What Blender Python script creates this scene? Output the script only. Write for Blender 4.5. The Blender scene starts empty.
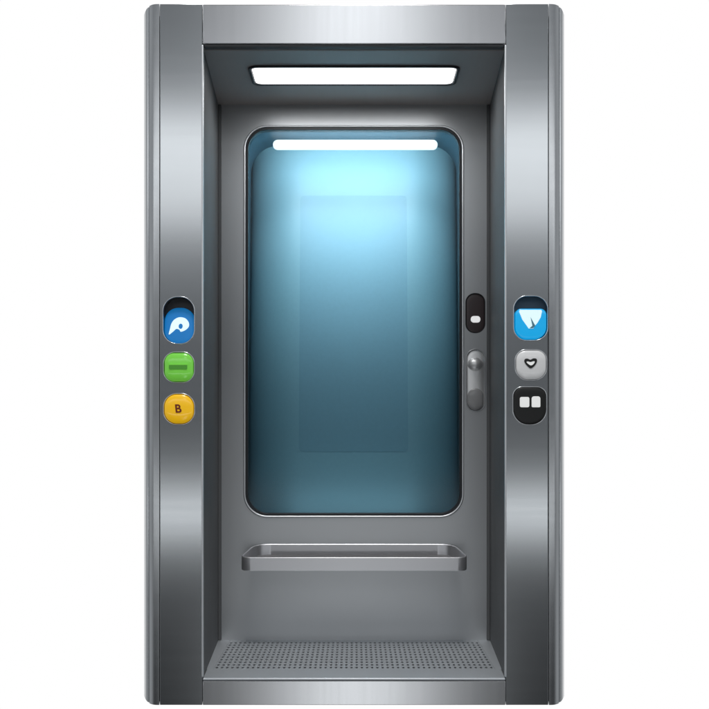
import bpy, bmesh, math, random
from mathutils import Vector
R = math.radians
C = bpy.context.scene.collection
D, UC, VC, S = 5.0, 354.1, 430.0, 250.0        # camera distance, principal column/row, px per metre on the front plane
CZ = 1.1
def X(u, y=0.0): return (u - UC) / S * (1 + y / D)
def Z(v, y=0.0): return CZ + (VC - v) / S * (1 + y / D)
BACK = 0.905

# ------------------------------------------------------------------ materials
def nodes(name):
    m = bpy.data.materials.new(name); m.use_nodes = True
    nt = m.node_tree; b = nt.nodes['Principled BSDF']
    return m, nt, b
def metal(name, col, rough=0.3, aniso=0.0, tan=None, brush=(2, 2, 300), bump=0.02, var=0.06, metallic=1.0, spec=0.5):
    
    m, nt, b = nodes(name)
    b.inputs['Base Color'].default_value = (*col, 1)
    b.inputs['Metallic'].default_value = metallic; b.inputs['Specular IOR Level'].default_value = spec
    b.inputs['Anisotropic'].default_value = aniso
    if tan:
        c = nt.nodes.new('ShaderNodeCombineXYZ')
        for i in range(3): c.inputs[i].default_value = tan[i]
        nt.links.new(c.outputs[0], b.inputs['Tangent'])
    g = nt.nodes.new('ShaderNodeNewGeometry')
    mp = nt.nodes.new('ShaderNodeMapping'); mp.inputs['Scale'].default_value = brush
    n = nt.nodes.new('ShaderNodeTexNoise'); n.inputs['Scale'].default_value = 1.0; n.inputs['Detail'].default_value = 4
    nt.links.new(g.outputs['Position'], mp.inputs[0]); nt.links.new(mp.outputs[0], n.inputs['Vector'])
    r = nt.nodes.new('ShaderNodeMapRange')
    r.inputs['From Min'].default_value = 0.3; r.inputs['From Max'].default_value = 0.7
    r.inputs['To Min'].default_value = rough - var; r.inputs['To Max'].default_value = rough + var
    nt.links.new(n.outputs['Fac'], r.inputs['Value']); nt.links.new(r.outputs[0], b.inputs['Roughness'])
    # broad, faint tone variation (handling marks)
    n2 = nt.nodes.new('ShaderNodeTexNoise'); n2.inputs['Scale'].default_value = 3.0; n2.inputs['Detail'].default_value = 3
    nt.links.new(g.outputs['Position'], n2.inputs['Vector'])
    mx = nt.nodes.new('ShaderNodeMix'); mx.data_type = 'RGBA'
    mx.inputs[6].default_value = (*[c * 0.96 for c in col], 1); mx.inputs[7].default_value = (*[min(1, c * 1.03) for c in col], 1)
    nt.links.new(n2.outputs['Fac'], mx.inputs[0]); nt.links.new(mx.outputs[2], b.inputs['Base Color'])
    if bump:
        bp = nt.nodes.new('ShaderNodeBump'); bp.inputs['Strength'].default_value = bump; bp.inputs['Distance'].default_value = 0.001
        nt.links.new(n.outputs['Fac'], bp.inputs['Height']); nt.links.new(bp.outputs[0], b.inputs['Normal'])
    return m
def plastic(name, col, rough=0.3, coat=0.0, emit=0.0, ecol=None, spec=0.5):
    m, nt, b = nodes(name)
    b.inputs['Roughness'].default_value = rough
    b.inputs['Coat Weight'].default_value = coat
    b.inputs['Specular IOR Level'].default_value = spec
    g = nt.nodes.new('ShaderNodeNewGeometry')
    n = nt.nodes.new('ShaderNodeTexNoise'); n.inputs['Scale'].default_value = 60; n.inputs['Detail'].default_value = 3
    nt.links.new(g.outputs['Position'], n.inputs['Vector'])
    mx = nt.nodes.new('ShaderNodeMix'); mx.data_type = 'RGBA'
    mx.inputs[6].default_value = (*[c * 0.94 for c in col], 1); mx.inputs[7].default_value = (*[min(1, c * 1.04) for c in col], 1)
    nt.links.new(n.outputs['Fac'], mx.inputs[0]); nt.links.new(mx.outputs[2], b.inputs['Base Color'])
    if emit:
        b.inputs['Emission Color'].default_value = (*(ecol or col), 1); b.inputs['Emission Strength'].default_value = emit
    return m
STEEL = (0.54, 0.56, 0.575)
M = dict(
    face=metal('brushed_steel_face', STEEL, 0.165, 0.0, None, (1.5, 1.5, 40), 0.0, 0.006),
    beam=metal('brushed_steel_beam', (0.66, 0.665, 0.68), 0.2, 0, None, (40, 1.5, 1.5), 0.0, 0.01),
    shell=metal('shell_steel', (0.60, 0.615, 0.63), 0.22, 0, None, (1.5, 1.5, 20), 0.0, 0.01),
    wall=metal('back_wall_steel', (0.50, 0.515, 0.53), 0.30, 0.0, None, (1.5, 1.5, 12), 0.0, 0.003, 0.7, 0.35),
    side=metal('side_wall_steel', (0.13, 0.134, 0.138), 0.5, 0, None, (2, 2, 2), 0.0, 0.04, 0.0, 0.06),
    ceil=metal('ceiling_steel', (0.46, 0.43, 0.42), 0.5, 0, None, (60, 2, 2), 0.0, 0.03, 0.25, 0.15),
    floor=metal('floor_steel', (0.74, 0.77, 0.80), 0.46, 0, None, (60, 2, 2), 0.004, 0.03, 0.75),
    tray=metal('tray_steel', (0.66, 0.66, 0.68), 0.30, 0.0, None, (2, 2, 2), 0.0, 0.0, 0.85),
    rim=metal('polished_rim', (0.80, 0.82, 0.84), 0.22, 0, None, (30, 30, 30), 0.0, 0.03),
    trim=metal('satin_trim', (0.82, 0.84, 0.86), 0.42, 0, None, (30, 30, 30), 0.0, 0.03),
    mat=plastic('tray_shade_dark', (0.14, 0.14, 0.145), 0.6),  # dark tone standing for the shade inside the tray
    dark=plastic('dark_gasket', (0.012, 0.014, 0.018), 0.35),
    void=plastic('hollow_black', (0.01, 0.011, 0.013), 0.8),
    black=plastic('black_key', (0.006, 0.006, 0.006), 0.35),
    brown=plastic('smoked_lens', (0.05, 0.036, 0.038), 0.3),
    white=plastic('white_mark', (0.85, 0.85, 0.84), 0.4, 0, 0.4),  # faint glow added to lighten the marks
    silver=plastic('pearl_key', (0.85, 0.85, 0.85), 0.25, 0.5, 0.08),  # slight emission added to make the pearl key brighter
    knob=metal('satin_grey', (0.92, 0.92, 0.92), 0.42, 0, None, (9, 9, 9), 0.0, 0.02, 0.8),
    knob_dark=plastic('smoky_grey', (0.30, 0.30, 0.305), 0.3, 0.3),
    ink=plastic('ink', (0.008, 0.008, 0.008), 0.5),
    glyph=plastic('rust_glyph', (0.22, 0.03, 0.004), 0.5),
    green=plastic('green_key', (0.20, 0.70, 0.07), 0.22, 0.8, 0.28),  # emission brightens the green key in place of lamp light
    green_dark=plastic('green_slot', (0.12, 0.50, 0.05), 0.3),
    yellow=plastic('amber_key', (0.98, 0.55, 0.006), 0.25, 0.7, 0.32),  # amber key also gets a little added glow for brightness
    blue=plastic('blue_key', (0.004, 0.15, 0.48), 0.4, 0.0, 0.32, (0.0, 0.26, 0.66)),
    cyan=plastic('cyan_key', (0.01, 0.30, 0.62), 0.25, 0.5, 0.55, (0.0, 0.42, 0.85)),
    glow=plastic('lit_mark', (0.75, 0.9, 0.95), 0.4, 0, 0.55, (0.72, 0.95, 1.0)),
    led=plastic('lit_led', (0.9, 0.9, 0.9), 0.4, 0, 0.5, (1, 1, 1)),
    sliver=plastic('steel_blue_mark', (0.12, 0.32, 0.42), 0.4),
    lamp=plastic('diffuser', (0.9, 0.9, 0.9), 0.5, 0, 1.6, (1.0, 1.0, 1.0)),
    tube=plastic('tube_light', (0.9, 0.95, 1), 0.5, 0, 1.1, (0.9, 0.98, 1.0)),
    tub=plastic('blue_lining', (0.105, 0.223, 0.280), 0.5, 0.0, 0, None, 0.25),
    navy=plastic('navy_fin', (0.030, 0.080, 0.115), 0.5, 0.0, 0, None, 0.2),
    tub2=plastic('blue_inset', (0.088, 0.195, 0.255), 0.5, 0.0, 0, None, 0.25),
)
def glass_mat():
    m = bpy.data.materials.new('window_glass'); m.use_nodes = True; nt = m.node_tree; nt.nodes.clear()
    o = nt.nodes.new('ShaderNodeOutputMaterial'); t = nt.nodes.new('ShaderNodeBsdfTransparent'); g = nt.nodes.new('ShaderNodeBsdfGlossy')
    t.inputs[0].default_value = (0.93, 0.975, 0.985, 1); g.inputs['Roughness'].default_value = 0.12
    f = nt.nodes.new('ShaderNodeFresnel'); f.inputs[0].default_value = 1.2
    mx = nt.nodes.new('ShaderNodeMixShader')
    nt.links.new(f.outputs[0], mx.inputs[0]); nt.links.new(t.outputs[0], mx.inputs[1]); nt.links.new(g.outputs[0], mx.inputs[2])
    nt.links.new(mx.outputs[0], o.inputs[0]); return m
M['glass'] = glass_mat()

# ------------------------------------------------------------------ helpers
def finish(o, parent, label=None, smooth=True, wn=True, ang=50):
    C.objects.link(o)
    if smooth:
        for p in o.data.polygons: p.use_smooth = True
        o.data.set_sharp_from_angle(angle=R(ang))
        me = o.data; seen = {}
        for p in me.polygons:      # flat faces keep a flat normal, only the rounded edges shade smooth
            flat = max(abs(c) for c in p.normal) > 0.99999
            for k in p.edge_keys: seen.setdefault(k, []).append(flat)
        for e_ in me.edges:
            q_ = seen.get(tuple(sorted(e_.vertices)), [])
            if len(q_) == 2 and q_[0] != q_[1]: e_.use_edge_sharp = True
    if parent: o.parent = parent
    if label: o['label'] = label
    return o
def rrect(x0, x1, z0, z1, r, n=8, rb=None):
    """rounded rectangle, r = top radius, rb = bottom radius"""
    rb = r if rb is None else rb
    pts = []
    for cx, cz, a0, q in ((x1 - r, z1 - r, 0, r), (x0 + r, z1 - r, 90, r), (x0 + rb, z0 + rb, 180, rb), (x1 - rb, z0 + rb, 270, rb)):
        for k in range(n + 1):
            a = R(a0 + 90 * k / n)
            pts.append((cx + q * math.cos(a), cz + q * math.sin(a)))
    return pts
def prect(u0, u1, v0, v1, r, y=0.0, n=8, rb=None):     # same from picture measurements, on the plane at depth y
    k = (1 + y / D) / S
    return rrect(X(u0, y), X(u1, y), Z(v1, y), Z(v0, y), r * k, n, None if rb is None else rb * k)
def ppoly(pts, y=0.0): return [(X(u, y), Z(v, y)) for u, v in pts]
def smooth_loop(pts, n=6):
    out = []
    L = len(pts)
    for i in range(L):
        p0, p1, p2, p3 = (Vector(pts[(i + k - 1) % L]) for k in range(4))
        for j in range(n):
            t = j / n
            out.append(tuple(0.5 * (2 * p1 + (p2 - p0) * t + (2 * p0 - 5 * p1 + 4 * p2 - p3) * t * t + (3 * p1 - p0 - 3 * p2 + p3) * t ** 3)))
    return out
def plate(name, loops, yf, th, bev, mat, parent, label=None, axis='Y', bres=3):
    """flat plate with holes; front at yf (facing -Y), thickness th. axis='Z': loops are (x,y), top at yf, going down"""
    cu = bpy.data.curves.new('tmp', 'CURVE'); cu.dimensions = '2D'; cu.fill_mode = 'BOTH'
    for lp in loops:
        sp = cu.splines.new('POLY'); sp.points.add(len(lp) - 1)
        for i, p in enumerate(lp): sp.points[i].co = (p[0], p[1], 0, 1)
        sp.use_cyclic_u = True
    cu.extrude = max(th / 2 - bev, 0.0); cu.bevel_depth = bev; cu.bevel_resolution = bres; cu.offset = -bev
    t = bpy.data.objects.new('tmp', cu); C.objects.link(t)
    dg = bpy.context.evaluated_depsgraph_get(); dg.update()
    me = bpy.data.meshes.new_from_object(t.evaluated_get(dg), depsgraph=dg)
    bpy.data.objects.remove(t); bpy.data.curves.remove(cu)
    for v in me.vertices:
        x, y, z = v.co
        v.co = (x, yf + th / 2 - z, y) if axis == 'Y' else (x, y, yf - th / 2 + z)
    bm = bmesh.new(); bm.from_mesh(me)
    bmesh.ops.remove_doubles(bm, verts=bm.verts, dist=1e-6); bmesh.ops.recalc_face_normals(bm, faces=bm.faces)
    bm.to_mesh(me); bm.free()
    me.materials.clear(); me.materials.append(mat); me.name = name
    return finish(bpy.data.objects.new(name, me), parent, label)
def mesh(name, verts, faces, mat, parent, label=None, bev=0.0, ang=50):
    me = bpy.data.meshes.new(name); me.from_pydata(verts, [], faces)
    bm = bmesh.new(); bm.from_mesh(me); bmesh.ops.recalc_face_normals(bm, faces=bm.faces)
    if bev: bmesh.ops.bevel(bm, geom=[e for e in bm.edges if len(e.link_faces) == 2 and e.calc_face_angle(0) > R(55)], offset=bev, segments=3, affect='EDGES', profile=0.5, clamp_overlap=True)
    bm.to_mesh(me); bm.free(); me.materials.append(mat)
    return finish(bpy.data.objects.new(name, me), parent, label, ang=ang)
def box(name, x0, x1, y0, y1, z0, z1, mat, parent, bev=0.002, label=None):
    v = [(x, y, z) for x in (x0, x1) for y in (y0, y1) for z in (z0, z1)]
    f = [(0, 1, 3, 2), (4, 6, 7, 5), (0, 4, 5, 1), (2, 3, 7, 6), (0, 2, 6, 4), (1, 5, 7, 3)]
    return mesh(name, v, f, mat, parent, label, bev)
def prism(name, prof, z0, z1, mat, parent, label=None, bev=0.0, ang=50):
    n = len(prof)
    v = [(x, y, z0) for x, y in prof] + [(x, y, z1) for x, y in prof]
    f = [tuple(range(n)), tuple(range(n, 2 * n))] + [(i, (i + 1) % n, (i + 1) % n + n, i + n) for i in range(n)]
    return mesh(name, v, f, mat, parent, label, bev, ang)
def dome(name, loop, y, h, mat, parent, label=None, p=3.0, base=0.012, tilt=0.0, rings=14):
    """pillow-shaped key: straight skirt then a crown rising h towards the viewer; tilt pushes the top edge back"""
    cx = sum(a for a, b in loop) / len(loop); cz = sum(b for a, b in loop) / len(loop)
    hz = max(b for a, b in loop) - cz
    n = len(loop); v = []; f = []
    def yt(yy, z): return yy + tilt * (z - cz + hz) / (2 * hz)
    for a, b in loop: v.append((a, y + base + tilt, b))
    for k in range(rings):
        s = math.cos(math.pi / 2 * k / rings)
        dy = h * (1 - s ** p) ** (1 / p)
        for a, b in loop:
            zz = cz + (b - cz) * s; v.append((cx + (a - cx) * s, yt(y - dy, zz), zz))
    for k in range(rings):
        for i in range(n):
            j = (i + 1) % n; f.append((k * n + i, k * n + j, (k + 1) * n + j, (k + 1) * n + i))
    v.append((cx, yt(y - h, cz), cz)); t = len(v) - 1
    for i in range(n): f.append((rings * n + i, rings * n + (i + 1) % n, t))
    return mesh(name, v, f, mat, parent, label, ang=80)
def ring(name, outer, inner, y, th, bev, mat, parent, label=None):
    return plate(name, [outer, inner], y, th, bev, mat, parent, label)
def grow(loop, d):
    n = len(loop); out = []
    for i in range(n):
        p = Vector(loop[i - 1]); q = Vector(loop[(i + 1) % n]); t = (q - p)
        if t.length < 1e-9: t = Vector((1, 0))
        t.normalize(); out.append((loop[i][0] + t.y * d, loop[i][1] - t.x * d))
    return out

# ------------------------------------------------------------------ the cabin
cab = bpy.data.objects.new('elevator_cabin', None); C.objects.link(cab)
cab['label'] = 'brushed steel elevator cabin with blue glass window and coloured buttons on both jambs'
cab['category'] = 'elevator'
TOP = Z(4); CEIL = 2.636; FL = 0.108; DEP = 1.64
xo = 0.8507; xs = 0.7792; xf0 = 0.777; xf1 = 0.607   # half widths: outer shell, shell start, face panel

def jamb(sg):
    # curved outer shell with a bead and a small groove
    e = []
    for k in range(0, 25):
        t = k / 24 * math.pi / 2
        q = k / 24; x = xs + (xo - xs) * (1 - (1 - q) ** 1.6); y = 0.062 * ((x - xs) / (xo - xs)) ** 3.2
        e.append((x, y))
    prof = []
    for i, (x, y) in enumerate(e):
        if 11 <= i <= 12: x -= 0.001; y += 0.004
        prof.append((sg * x, y))
    prof += [(sg * xo, DEP), (sg * (xo - 0.03), DEP), (sg * (xo - 0.03), 0.14), (sg * xs, 0.07)]
    js = prism('jamb_shell', prof, 0.0, TOP, M['shell'], cab, None, 0.0, ang=32)
    for q in js.data.vertices:
        d_ = 0.024 * max(0, (abs(q.co.x) - xs) / (xo - xs)) ** 3
        q.co.z += d_ if q.co.z < 1 else -d_
for sg in (-1, 1): jamb(sg)

def sgx(a, b, sg): return (min(sg * a, sg * b), max(sg * a, sg * b))
holesL = [prect(163.2, 194.2, 297, 343.6, 14, n=10), prect(163.8, 194, 352.4, 382.2, 11.2, n=10), prect(163.8, 194.3, 393.9, 424.2, 12.9, n=10)]
holesR = [prect(513.8, 547.6, 296.2, 340.2, 13, n=10), prect(515.4, 546.6, 350, 380.2, 10.5, n=10, rb=13), prect(513.2, 546.2, 387.3, 424.6, 9, n=10, rb=15)]
x0, x1 = sgx(xf1, xf0, -1)
plate('jamb_panel', [rrect(x0, x1, 0.0, TOP, 0.001, 1)] + holesL, 0.0, 0.05, 0.0022, M['face'], cab)
x0, x1 = sgx(xf1, xf0, 1)
plate('jamb_panel', [rrect(x0, x1, 0.0, TOP, 0.001, 1)] + holesR, 0.0, 0.05, 0.0022, M['face'], cab)
for sg in (-1, 1):
    x0, x1 = sgx(0.6025, 0.6095, sg)
    # polished edge trim along the inner corner of each jamb
    box('edge_trim', x0 - 0.0005, x1, -0.003, 0.0135, Z(677), Z(45), M['trim'], cab, 0.0025)
    x0, x1 = sgx(0.62, 0.79, sg)
    box('jamb_backing', x0, x1, 0.12, 0.13, 0.01, TOP - 0.01, M['void'], cab, 0.0)

box('header_beam', -0.606, 0.606, 0.0, 0.06, Z(44.0), TOP - 0.0015, M['beam'], cab, 0.004)
box('header_trim', -0.600, 0.600, 0.008, 0.05, Z(45.8), Z(44.2), M['side'], cab, 0.001)
box('sill_beam', -0.6055, 0.6055, 0.0, 0.05, 0.0, Z(681), M['beam'], cab, 0.002)
prism('sill_nosing', [(-0.6050, -0.002), (0.6050, -0.002), (0.6125, 0.20), (-0.6125, 0.20)], Z(680.6), FL, M['floor'], cab, None, 0.004)
box('roof', -0.82, 0.82, 0.09, DEP, CEIL + 0.05, TOP - 0.035, M['side'], cab, 0.003)
box('rear_cover', -0.82, 0.82, DEP - 0.012, DEP + 0.004, 0.0, TOP - 0.035, M['side'], cab, 0.003)
box('base_pan', -0.82, 0.82, 0.052, DEP - 0.014, 0.002, 0.03, M['side'], cab, 0.003)

# side walls, slightly splayed towards the back
xb = 136.1 / S * (1 + BACK / D)
for sg in (-1, 1):
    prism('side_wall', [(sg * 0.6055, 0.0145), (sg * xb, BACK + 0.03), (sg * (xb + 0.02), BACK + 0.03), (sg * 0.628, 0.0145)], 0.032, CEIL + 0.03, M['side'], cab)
    # vertical corner strip against the back wall
    x0, x1 = sgx(xb - 0.017, xb - 0.001, sg)
    box('corner_strip', x0, x1, BACK - 0.010, BACK + 0.001, FL + 0.001, CEIL - 0.001, M['side'], cab, 0.003)

# ceiling
plate('ceiling', [[(-0.66, 0.0605), (0.66, 0.0605), (0.66, BACK + 0.03), (-0.66, BACK + 0.03)][::-1], rrect(-0.435, 0.435, 0.285, 0.533, 0.03, 6)], CEIL + 0.02, 0.02, 0.001, M['ceil'], cab, axis='Z')
cl = plate('light_frame', [rrect(-0.450, 0.450, 0.264, 0.554, 0.045, 6), rrect(-0.437, 0.437, 0.277, 0.541, 0.034, 6)], CEIL + 0.004, 0.012, 0.002, M['dark'], cab, axis='Z')
plate('light_diffuser', [rrect(-0.434, 0.434, 0.280, 0.538, 0.032, 6)], CEIL + 0.010, 0.014, 0.002, M['lamp'], cl, axis='Z')
box('light_housing', -0.47, 0.47, 0.24, 0.62, CEIL + 0.021, CEIL + 0.045, M['void'], cab, 0.0)

# perforated floor: every slot is a real opening
def perforated(xa, xb_, ya, yb, z, th, cols, rows):
    v = []; f = []
    cw = (xb_ - xa) / cols; ch = (yb - ya) / rows
    grid = {}
    def gv(i, j):
        if (i, j) not in grid: grid[i, j] = len(v); v.append((xa + i * cw, ya + j * ch, z))
        return grid[i, j]
    for i in range(cols):
        for j in range(rows):
            q = [gv(i, j), gv(i + 1, j), gv(i + 1, j + 1), gv(i, j + 1)]
            cx = xa + (i + 0.5) * cw; cy = ya + (j + 0.5) * ch; rx = 0.0055; ry = 0.0175
            b = len(v)
            for k in range(8):
                a = R(-112.5 + 45 * k - 22.5 + 22.5)
                v.append((cx + rx * math.cos(a) / .924, cy + ry * math.sin(a) / .924, z))
            # corners: 0 -> (-,-) etc; ring k=0 at -112.5, 1 at -67.5, 2 at -22.5 ...
            f += [(q[0], q[1], b + 1, b + 0), (q[1], b + 2, b + 1), (q[1], q[2], b + 3, b + 2), (q[2], b + 4, b + 3),
                  (q[2], q[3], b + 5, b + 4), (q[3], b + 6, b + 5), (q[3], q[0], b + 7, b + 6), (q[0], b + 0, b + 7)]
            c = len(v)
            for k in range(8): v.append((v[b + k][0], v[b + k][1], z - th))
            for k in range(8): f.append((b + k, b + (k + 1) % 8, c + (k + 1) % 8, c + k))
    me = bpy.data.meshes.new('floor_grate'); me.from_pydata(v, [], f); me.materials.append(M['floor'])
    o = bpy.data.objects.new('floor_grate', me); C.objects.link(o); o.parent = cab
    return o
gx = 0.585
perforated(-gx, gx, 0.202, 0.868, FL - 0.002, 0.004, 54, 11)
for sg in (-1, 1):
    x0, x1 = sgx(gx + 0.0005, 0.665, sg)
    box('floor_border', x0, x1, 0.201, BACK + 0.02, FL - 0.012, FL - 0.0018, M['floor'], cab, 0.0)
box('floor_border', -gx, gx, 0.8685, BACK + 0.02, FL - 0.012, FL - 0.0018, M['floor'], cab, 0.0)
box('floor_drip_tray', -0.65, 0.65, 0.19, BACK, 0.05, 0.07, M['void'], cab, 0.0)

# back wall with its openings
win = prect(244.5, 463, 126.2, 516.8, 23, BACK, 12)
slot = prect(465.6, 485.2, 293.2, 333, 9.2, BACK, 10)
hand = prect(466.0, 485.6, 349.0, 411.4, 9.6, BACK, 10)
plate('back_wall', [rrect(-0.665, 0.665, 0.06, CEIL + 0.01, 0.001, 1), win, slot, hand], BACK, 0.02, 0.0015, M['wall'], cab)

# window
wf = ring('window_frame', grow(win, 0.0045), grow(win, -0.0055), BACK - 0.006, 0.014, 0.004, M['trim'], cab)
wf['label'] = 'thin polished rim around the blue window'
ring('gasket', grow(win, -0.0057), grow(win, -0.017), BACK + 0.0015, 0.045, 0.0015, M['dark'], wf)
plate('glass_pane', [grow(win, -0.012)], BACK + 0.012, 0.005, 0.0, M['glass'], wf)
# rounded tub behind the glass
v = []; f = []; base = grow(win, 0.015); n = len(base)
cx = sum(p[0] for p in base) / n; cz = sum(p[1] for p in base) / n
hx = max(p[0] for p in base) - cx; hz = max(p[1] for p in base) - cz
N = 4; DPB = 0.66; D0 = 0.28; TL = 0.48; FLAT = 0.27; BUL = 0.15
for k in range(N + 1):
    for px, pz in base: v.append((px, BACK + 0.0475 + DPB * k / N, pz))
for k in range(N):
    for i in range(n):
        j = (i + 1) % n; f.append((k * n + i, k * n + j, (k + 1) * n + j, (k + 1) * n + i))
f.append(tuple(N * n + i for i in range(n)))
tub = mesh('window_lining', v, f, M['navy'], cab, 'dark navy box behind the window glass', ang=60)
# gently bulged blue panel inside: flat in the middle, curving away towards both long sides, leaning back at the top
def panel_y(x, z):
    q = max(0.0, (abs(x - cx) - FLAT) / (hx - FLAT)); q = min(q, 0.995)
    return BACK + 0.0475 + D0 * (1 + TL * (z - cz) / hz) + BUL * (1 - math.sqrt(1 - q * q) ) ** 0.9
v = []; f = []; NX, NZ = 96, 12
for j in range(NZ + 1):
    for i in range(NX + 1):
        x_ = cx + hx * math.sin(math.pi / 2 * (2 * i / NX - 1)); z_ = cz - hz + 2 * hz * j / NZ
        v.append((x_, panel_y(x_, z_), z_))
for j in range(NZ):
    for i in range(NX): f.append((j * (NX + 1) + i, j * (NX + 1) + i + 1, (j + 1) * (NX + 1) + i + 1, (j + 1) * (NX + 1) + i))
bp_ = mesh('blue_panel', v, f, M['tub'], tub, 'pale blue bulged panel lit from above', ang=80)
YB = BACK + 0.0475 + D0
inset = plate('inset_panel', [prect(299.5, 407.5, 192, 451.5, 4, YB, 4)], 0.0, 0.004, 0.0, M['tub2'], tub)
for vv in inset.data.vertices: vv.co.y += panel_y(vv.co.x, vv.co.z) - 0.0006
# tube light high inside the recess
yt = BACK + 0.055
tl = rrect(X(273, yt), X(437.5, yt), Z(149.6, yt), Z(139.8, yt), 4.6 / S * (1 + yt / D), 8)
dome('tube_light', tl, yt, 0.014, M['tube'], tub, 'white horizontal tube light at the top of the window', p=2.2, base=0.01)

# small smoked slot with a lit pill
sl = ring('switch_bezel', grow(slot, 0.0008), grow(slot, -0.003), BACK - 0.001, 0.01, 0.001, M['dark'], cab)
dome('smoked_lens', grow(slot, -0.0032), BACK + 0.006, 0.004, M['brown'], sl, p=4)
plate('status_light', [prect(470.8, 480.4, 316, 322.6, 3.0, BACK, 6)], BACK + 0.0005, 0.004, 0.001, M['led'], sl)

# latch: long pill escutcheon with a round knob and a thumb cup
es = ring('latch_rim', grow(hand, 0.001), grow(hand, -0.0035), BACK - 0.003, 0.012, 0.0016, M['wall'], cab)
dome('latch_plate', grow(hand, -0.0037), BACK + 0.006, 0.012, M['knob'], es, 'satin grey pill-shaped latch plate', p=2.1)
kn = [(X(475.0, BACK) + 0.0355 * math.cos(a), Z(364.2, BACK) + 0.031 * math.sin(a)) for a in [2 * math.pi * i / 40 for i in range(40)]]
dome('latch_knob', kn, BACK - 0.007, 0.034, M['knob'], es, 'domed grey knob on the upper half of the latch', p=2.0, base=0.008)
cup = prect(467.6, 483.2, 388.2, 410.4, 7.8, BACK, 8)
dome('thumb_cup', cup, BACK - 0.004, 0.012, M['knob_dark'], es, 'smoky glossy lower half of the latch', p=2.2, base=0.003)

# ---------------------------------------------------------------- shelf tray below the window
def tray():
    zt = Z(543.6, BACK); yf = 0.66; ztf = Z(557.4, yf)
    hb = 100 / S * (1 + BACK / D); hf = 115 / S * (1 + yf / D)
    cxx = X(354.2, yf)
    def outline(d, rf, rbk):
        # rounded trapezoid plan, back to front
        P = [(-hb + d * 1.1, BACK - 0.001 - (d if d else 0)), (hb - d * 1.1, BACK - 0.001 - d), (hf - d, yf + d), (-hf + d, yf + d)]
        rr = [rbk, rbk, rf, rf]; out = []
        for i in range(4):
            p0, p1, p2 = Vector(P[i - 1]), Vector(P[i]), Vector(P[(i + 1) % 4])
            a = (p0 - p1).normalized() * rr[i]; b = (p2 - p1).normalized() * rr[i]
            for k in range(9):
                t = k / 8; out.append(tuple((1 - t) ** 2 * (p1 + a) + 2 * t * (1 - t) * p1 + t * t * (p1 + b)))
        return out
    def top(y): return ztf + (zt - ztf) * (y - yf) / (BACK - yf)
    H = 13.8 / S * (1 + yf / D)
    o = outline(0, 0.05, 0.08); i_ = outline(0.009, 0.042, 0.07)
    n = len(o)
    v = [(x + cxx, y, top(y) - H) for x, y in o] + [(x + cxx, y, top(y)) for x, y in o] + [(x + cxx, y, top(y)) for x, y in i_] + [(x + cxx, y, top(y) - H + 0.008) for x, y in i_]
    f = [tuple(range(n)), tuple(range(3 * n, 4 * n))]
    for k in range(3):
        for i in range(n):
            j = (i + 1) % n; f.append((k * n + i, k * n + j, (k + 1) * n + j, (k + 1) * n + i))
    tr = mesh('shelf_tray', v, f, M['tray'], cab, 'shallow steel tray with rounded corners below the window', bev=0.0045)
    m_ = outline(0.011, 0.042, 0.07)  # dark sheet added to stand for the shade in the tray
    v = [(x + cxx, y, top(y) - H + dz) for dz in (0.0085, 0.014) for x, y in m_]
    mesh('tray_shade', v, [tuple(range(n)), tuple(range(n, 2 * n))] + [(i, (i + 1) % n, n + (i + 1) % n, n + i) for i in range(n)], M['mat'], tr, 'dark sheet added in the tray as its inner shade')
tray()

# ---------------------------------------------------------------- buttons on the left jamb
def button_rim(hole, parent=cab):
    return ring('button_bezel', grow(hole, 0.0032), grow(hole, -0.0006), -0.0022, 0.006, 0.0015, M['rim'], parent)
# blue recessed key with a white swirl
h = holesL[0]
plate('button_pocket', [grow(h, 0.004)], 0.055, 0.01, 0.001, M['dark'], cab)
hb = prect(163.9, 193.5, 307, 343.0, 13, n=10)
b = dome('button', hb, 0.006, 0.006, M['blue'], cab, 'deep blue recessed button with a white curled leaf mark', p=2.6, base=0.02, tilt=0.03)
button_rim(h, b)
def on_tilt(z, hole, y, tilt):   # depth of a tilted key at height z
    zs = [p[1] for p in hole]; return y + tilt * (z - min(zs)) / (max(zs) - min(zs))
def mark_on(name, loops, hole, y, tilt, th, mat, parent, label=None):
    o = plate(name, loops, 0, th, 0.0004, mat, parent, label)
    for vv in o.data.vertices: vv.co.y += on_tilt(vv.co.z, hole, y, tilt)
    return o
leaf = smooth_loop([(168.6, 334.4), (169.6, 328.5), (170.8, 323.4), (173.6, 319.2), (178.6, 316.8), (184.4, 317.8), (188.0, 321.8), (188.4, 326.2), (185.2, 329.8), (180.6, 331.6), (179.0, 329.6), (175.8, 328.8), (172.4, 331.8)], 5)
eye = [(180.2 + 2.1 * math.cos(a), 326.0 + 2.7 * math.sin(a)) for a in [2 * math.pi * i / 20 for i in range(20)]]
mark_on('icon', [ppoly(leaf), ppoly(eye)], hb, -0.0015, 0.03, 0.002, M['glow'], b)
# green key
h = holesL[1]
b = dome('button', prect(164.6, 193.3, 353.2, 381.5, 9.6, n=10), 0.0, 0.017, M['green'], cab, 'glossy green button with a horizontal bar', p=2.5, base=0.02)
button_rim(h, b)
plate('icon', [prect(169.6, 187.8, 364.8, 369.6, 1.4)], -0.0185, 0.004, 0.0008, M['green_dark'], b)
plate('icon', [prect(169.4, 188.0, 364.0, 365.4, 0.6)], -0.0192, 0.004, 0.0005, M['green'], b)
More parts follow.
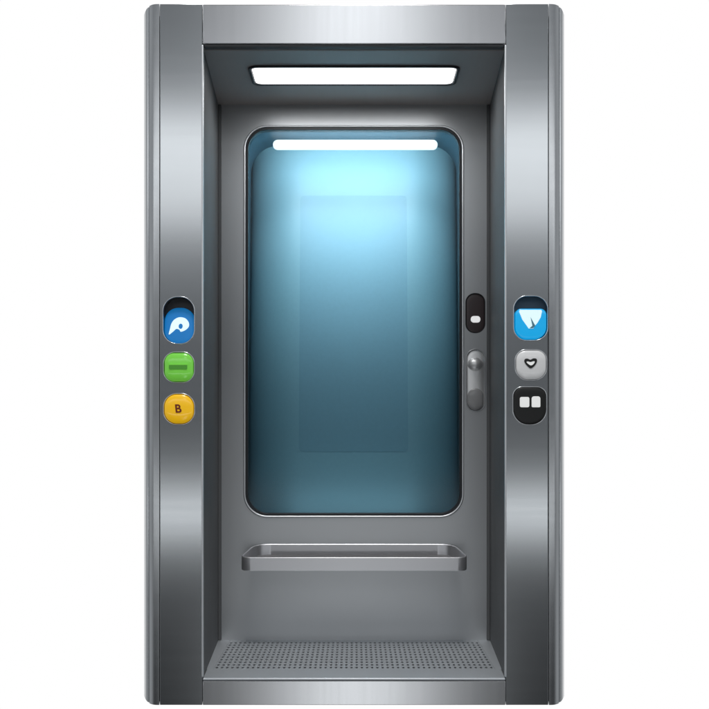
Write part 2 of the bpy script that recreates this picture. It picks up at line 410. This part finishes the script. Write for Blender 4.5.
# yellow key
h = holesL[2]
b = dome('button', prect(164.5, 193.5, 394.5, 423.5, 12.2, n=10), 0.0, 0.015, M['yellow'], cab, 'round amber button with a small dark red glyph', p=2.5, base=0.02)
button_rim(h, b)
tc = bpy.data.curves.new('t', 'FONT'); tc.body = 'B'; tc.size = 0.046; tc.extrude = 0.001; tc.offset = 0.0012; tc.align_x = 'CENTER'; tc.align_y = 'CENTER'; tc.shear = -0.1
to = bpy.data.objects.new('t', tc); C.objects.link(to); dg = bpy.context.evaluated_depsgraph_get(); dg.update()
me = bpy.data.meshes.new_from_object(to.evaluated_get(dg), depsgraph=dg); bpy.data.objects.remove(to)
xs_ = [q.co.x for q in me.vertices]; ys_ = [q.co.y for q in me.vertices]
mx_, my_ = (min(xs_) + max(xs_)) / 2, (min(ys_) + max(ys_)) / 2
for q in me.vertices:
    x_, y_, z_ = q.co; q.co = (X(178.8) + (x_ - mx_), -0.0155 - z_, Z(408.6) + (y_ - my_))
me.materials.clear(); me.materials.append(M['glyph']); finish(bpy.data.objects.new('icon', me), b)

# ---------------------------------------------------------------- buttons on the right jamb
h = holesR[0]
pocket = plate('button_pocket', [grow(h, 0.004)], 0.055, 0.01, 0.001, M['side'], cab)
b = dome('button', prect(515.4, 546.4, 308.6, 339.2, 6, n=10, rb=12), 0.004, 0.006, M['cyan'], cab, 'bright sky blue recessed button with a white wedge mark', p=4, base=0.045)
button_rim(h, b)
wedge = [(519.6, 309.9), (541.2, 309.9), (541.9, 311.4), (540.6, 317.4), (537.6, 322.6), (534.4, 326.4), (533.2, 328.6), (528.6, 328.6), (526.4, 325.4), (522.2, 319.6), (519.0, 311.6)]
ic = plate('icon', [ppoly(wedge)], -0.0036, 0.003, 0.0006, M['glow'], b)
plate('icon_sliver', [ppoly([(530.4, 317.2), (535.2, 325.8), (532.9, 328.3), (529.2, 328.3), (532.2, 325.8)])], -0.0047, 0.002, 0.0002, M['sliver'], ic)
h = holesR[1]
b = dome('button', prect(516.1, 546.0, 350.6, 379.6, 9.5, n=10, rb=12), 0.0, 0.014, M['silver'], cab, 'pearl white button with a black heart outline', p=2.8, base=0.02)
button_rim(h, b)
heart = smooth_loop([(530.2, 368.6), (526.4, 365.8), (523.9, 362.0), (524.4, 359.4), (527.0, 358.8), (529.8, 359.9), (532.8, 358.6), (535.8, 359.0), (536.4, 361.6), (534.4, 365.6)], 5)
hin = smooth_loop([(530.4, 365.6), (527.6, 364.0), (526.0, 362.2), (527.4, 361.6), (530.0, 362.2), (533.0, 361.4), (534.2, 361.9), (533.0, 364.2)], 5)
plate('icon', [ppoly(heart), ppoly(hin)], -0.0160, 0.004, 0.0004, M['ink'], b)
plate('icon_fill', [ppoly(hin)], -0.0150, 0.002, 0.0, M['white'], b)
h = holesR[2]
b = dome('button', grow(h, -0.0015), 0.0, 0.006, M['black'], cab, 'black button with two white squares side by side', p=5, base=0.02)
button_rim(h, b)
plate('icon', [prect(519.6, 529.1, 397.0, 407.3, 1.8)], -0.0085, 0.004, 0.0006, M['white'], b)
plate('icon', [prect(531.4, 540.1, 396.4, 407.3, 2.4, rb=1.2)], -0.0085, 0.004, 0.0006, M['white'], b)

# ------------------------------------------------------------------ light
def area(name, loc, rot, sx, sy, power, col=(1, 1, 1), spread=180):
    l = bpy.data.lights.new(name, 'AREA'); l.shape = 'RECTANGLE'; l.size = sx; l.size_y = sy; l.energy = power; l.color = col
    l.spread = R(spread)
    o = bpy.data.objects.new(name, l); C.objects.link(o); o.location = loc; o.rotation_euler = rot
    return o
F = (R(90), 0, 0)           # faces +Y
YL = -6.0; K = (D - YL) / D
def softbox(name, v0, v1, u0, u1, rad, col=(1, 1, 1)):
    K = (D - YL) / D
    z0, z1 = CZ + (VC - v1) / S * K, CZ + (VC - v0) / S * K
    x0, x1 = (u0 - UC) / S * K, (u1 - UC) / S * K
    A = (x1 - x0) * (z1 - z0)
    area(name, ((x0 + x1) / 2, YL, (z0 + z1) / 2), F, x1 - x0, z1 - z0, rad * A * math.pi, col)
softbox('softbox_upper', 114, 162, -250, 960, 1.5, (0.965, 0.985, 1))
softbox('softbox_upper', 166, 226, -250, 960, 1.05, (0.965, 0.985, 1))
softbox('softbox_lower', 496, 530, -250, 960, 2.0, (0.95, 0.98, 1))
for k, (hw, p_) in enumerate(((150, 0.12), (95, 0.5), (50, 0.95))):
    YL = -6.0 - 0.05 * k
    softbox('softbox_overhead', -90, 85, 354 - hw, 354 + hw, p_, (0.95, 0.98, 1))
    softbox('softbox_low_strip', 600, 800, 354 - hw, 354 + hw, p_ * 0.9, (0.95, 0.98, 1))
YL = -6.0
k_ = area('key_lamp', (0, -2.2, 6.4), (R(23), 0, 0), 1.2, 0.9, 135, (1, 0.99, 0.98))
area('ceiling_lamp', (0, 0.409, CEIL - 0.012), (0, 0, 0), 0.84, 0.235, 4.5)
# lamps in the window recess
area('recess_lamp', (X(355, BACK), BACK + 0.07, Z(146, BACK)), (R(84), 0, 0), 0.78, 0.03, 6.2, (0.97, 0.98, 1.0), 140)
area('recess_fill_down', (X(355, BACK), BACK + 0.08, Z(145, BACK)), (R(13), 0, 0), 0.76, 0.03, 6.9, (0.97, 0.98, 1.0), 100)  # unseen fill lamp added to carry light down the panel
area('recess_fill_up', (X(355, BACK), BACK + 0.06, Z(512, BACK)), (R(140), 0, 0), 0.66, 0.03, 0.4, (0.8, 0.96, 1.0))  # weak unseen fill lamp added to lift the panel's lower end

w = bpy.data.worlds.new('World'); bpy.context.scene.world = w; w.use_nodes = True
nt = w.node_tree; bg = nt.nodes['Background']; bg.inputs[1].default_value = 1.0
tc_ = nt.nodes.new('ShaderNodeTexCoord'); sep = nt.nodes.new('ShaderNodeSeparateXYZ'); nt.links.new(tc_.outputs['Generated'], sep.inputs[0])
back = nt.nodes.new('ShaderNodeMapRange'); back.interpolation_type = 'SMOOTHSTEP'
back.inputs['From Min'].default_value = 0.56; back.inputs['From Max'].default_value = 0.80
nt.links.new(sep.outputs['Y'], back.inputs['Value'])
cr = nt.nodes.new('ShaderNodeValToRGB')
mr = nt.nodes.new('ShaderNodeMapRange'); mr.inputs['From Min'].default_value = -1; mr.inputs['From Max'].default_value = 1
nt.links.new(sep.outputs['Z'], mr.inputs['Value']); nt.links.new(mr.outputs[0], cr.inputs[0])
e = cr.color_ramp.elements
e[0].position = 0.0; e[0].color = (0.05, 0.055, 0.06, 1)
e[1].position = 1.0; e[1].color = (0.30, 0.31, 0.32, 1)
for p, c in ((0.38, 0.02), (0.44, 0.05), (0.48, 0.11), (0.52, 0.13), (0.56, 0.21), (0.595, 0.36), (0.66, 0.18)):
    q = e.new(p); q.color = (c * 0.95, c, c * 1.06, 1)
mix = nt.nodes.new('ShaderNodeMix'); mix.data_type = 'RGBA'
ab = nt.nodes.new('ShaderNodeMath'); ab.operation = 'ABSOLUTE'; nt.links.new(sep.outputs['X'], ab.inputs[0])
sd = nt.nodes.new('ShaderNodeMapRange'); sd.interpolation_type = 'SMOOTHSTEP'; sd.inputs['From Min'].default_value = 0.45; sd.inputs['From Max'].default_value = 0.9
sd.inputs['To Max'].default_value = 0.8; nt.links.new(ab.outputs[0], sd.inputs['Value'])
sm = nt.nodes.new('ShaderNodeMix'); sm.data_type = 'RGBA'; sm.inputs[7].default_value = (0.41, 0.425, 0.44, 1)
nt.links.new(sd.outputs[0], sm.inputs[0]); nt.links.new(cr.outputs[0], sm.inputs[6])
nt.links.new(back.outputs[0], mix.inputs[0]); nt.links.new(sm.outputs[2], mix.inputs[6]); mix.inputs[7].default_value = (1, 1, 1, 1)
nt.links.new(mix.outputs[2], bg.inputs[0])

# ------------------------------------------------------------------ camera
cam = bpy.data.cameras.new('camera'); co = bpy.data.objects.new('camera', cam); C.objects.link(co)
co.location = (0, -D, CZ); co.rotation_euler = (R(90), 0, 0)
cam.sensor_width = 36; cam.lens = 36 * D / (709 / S)
cam.shift_x = (354.5 - UC) / 709; cam.shift_y = (VC - 354.5) / 709
cam.clip_end = 200
sc = bpy.context.scene; sc.camera = co
sc.view_settings.view_transform = 'Standard'; sc.view_settings.look = 'None'; sc.view_settings.exposure = 0; sc.view_settings.gamma = 1
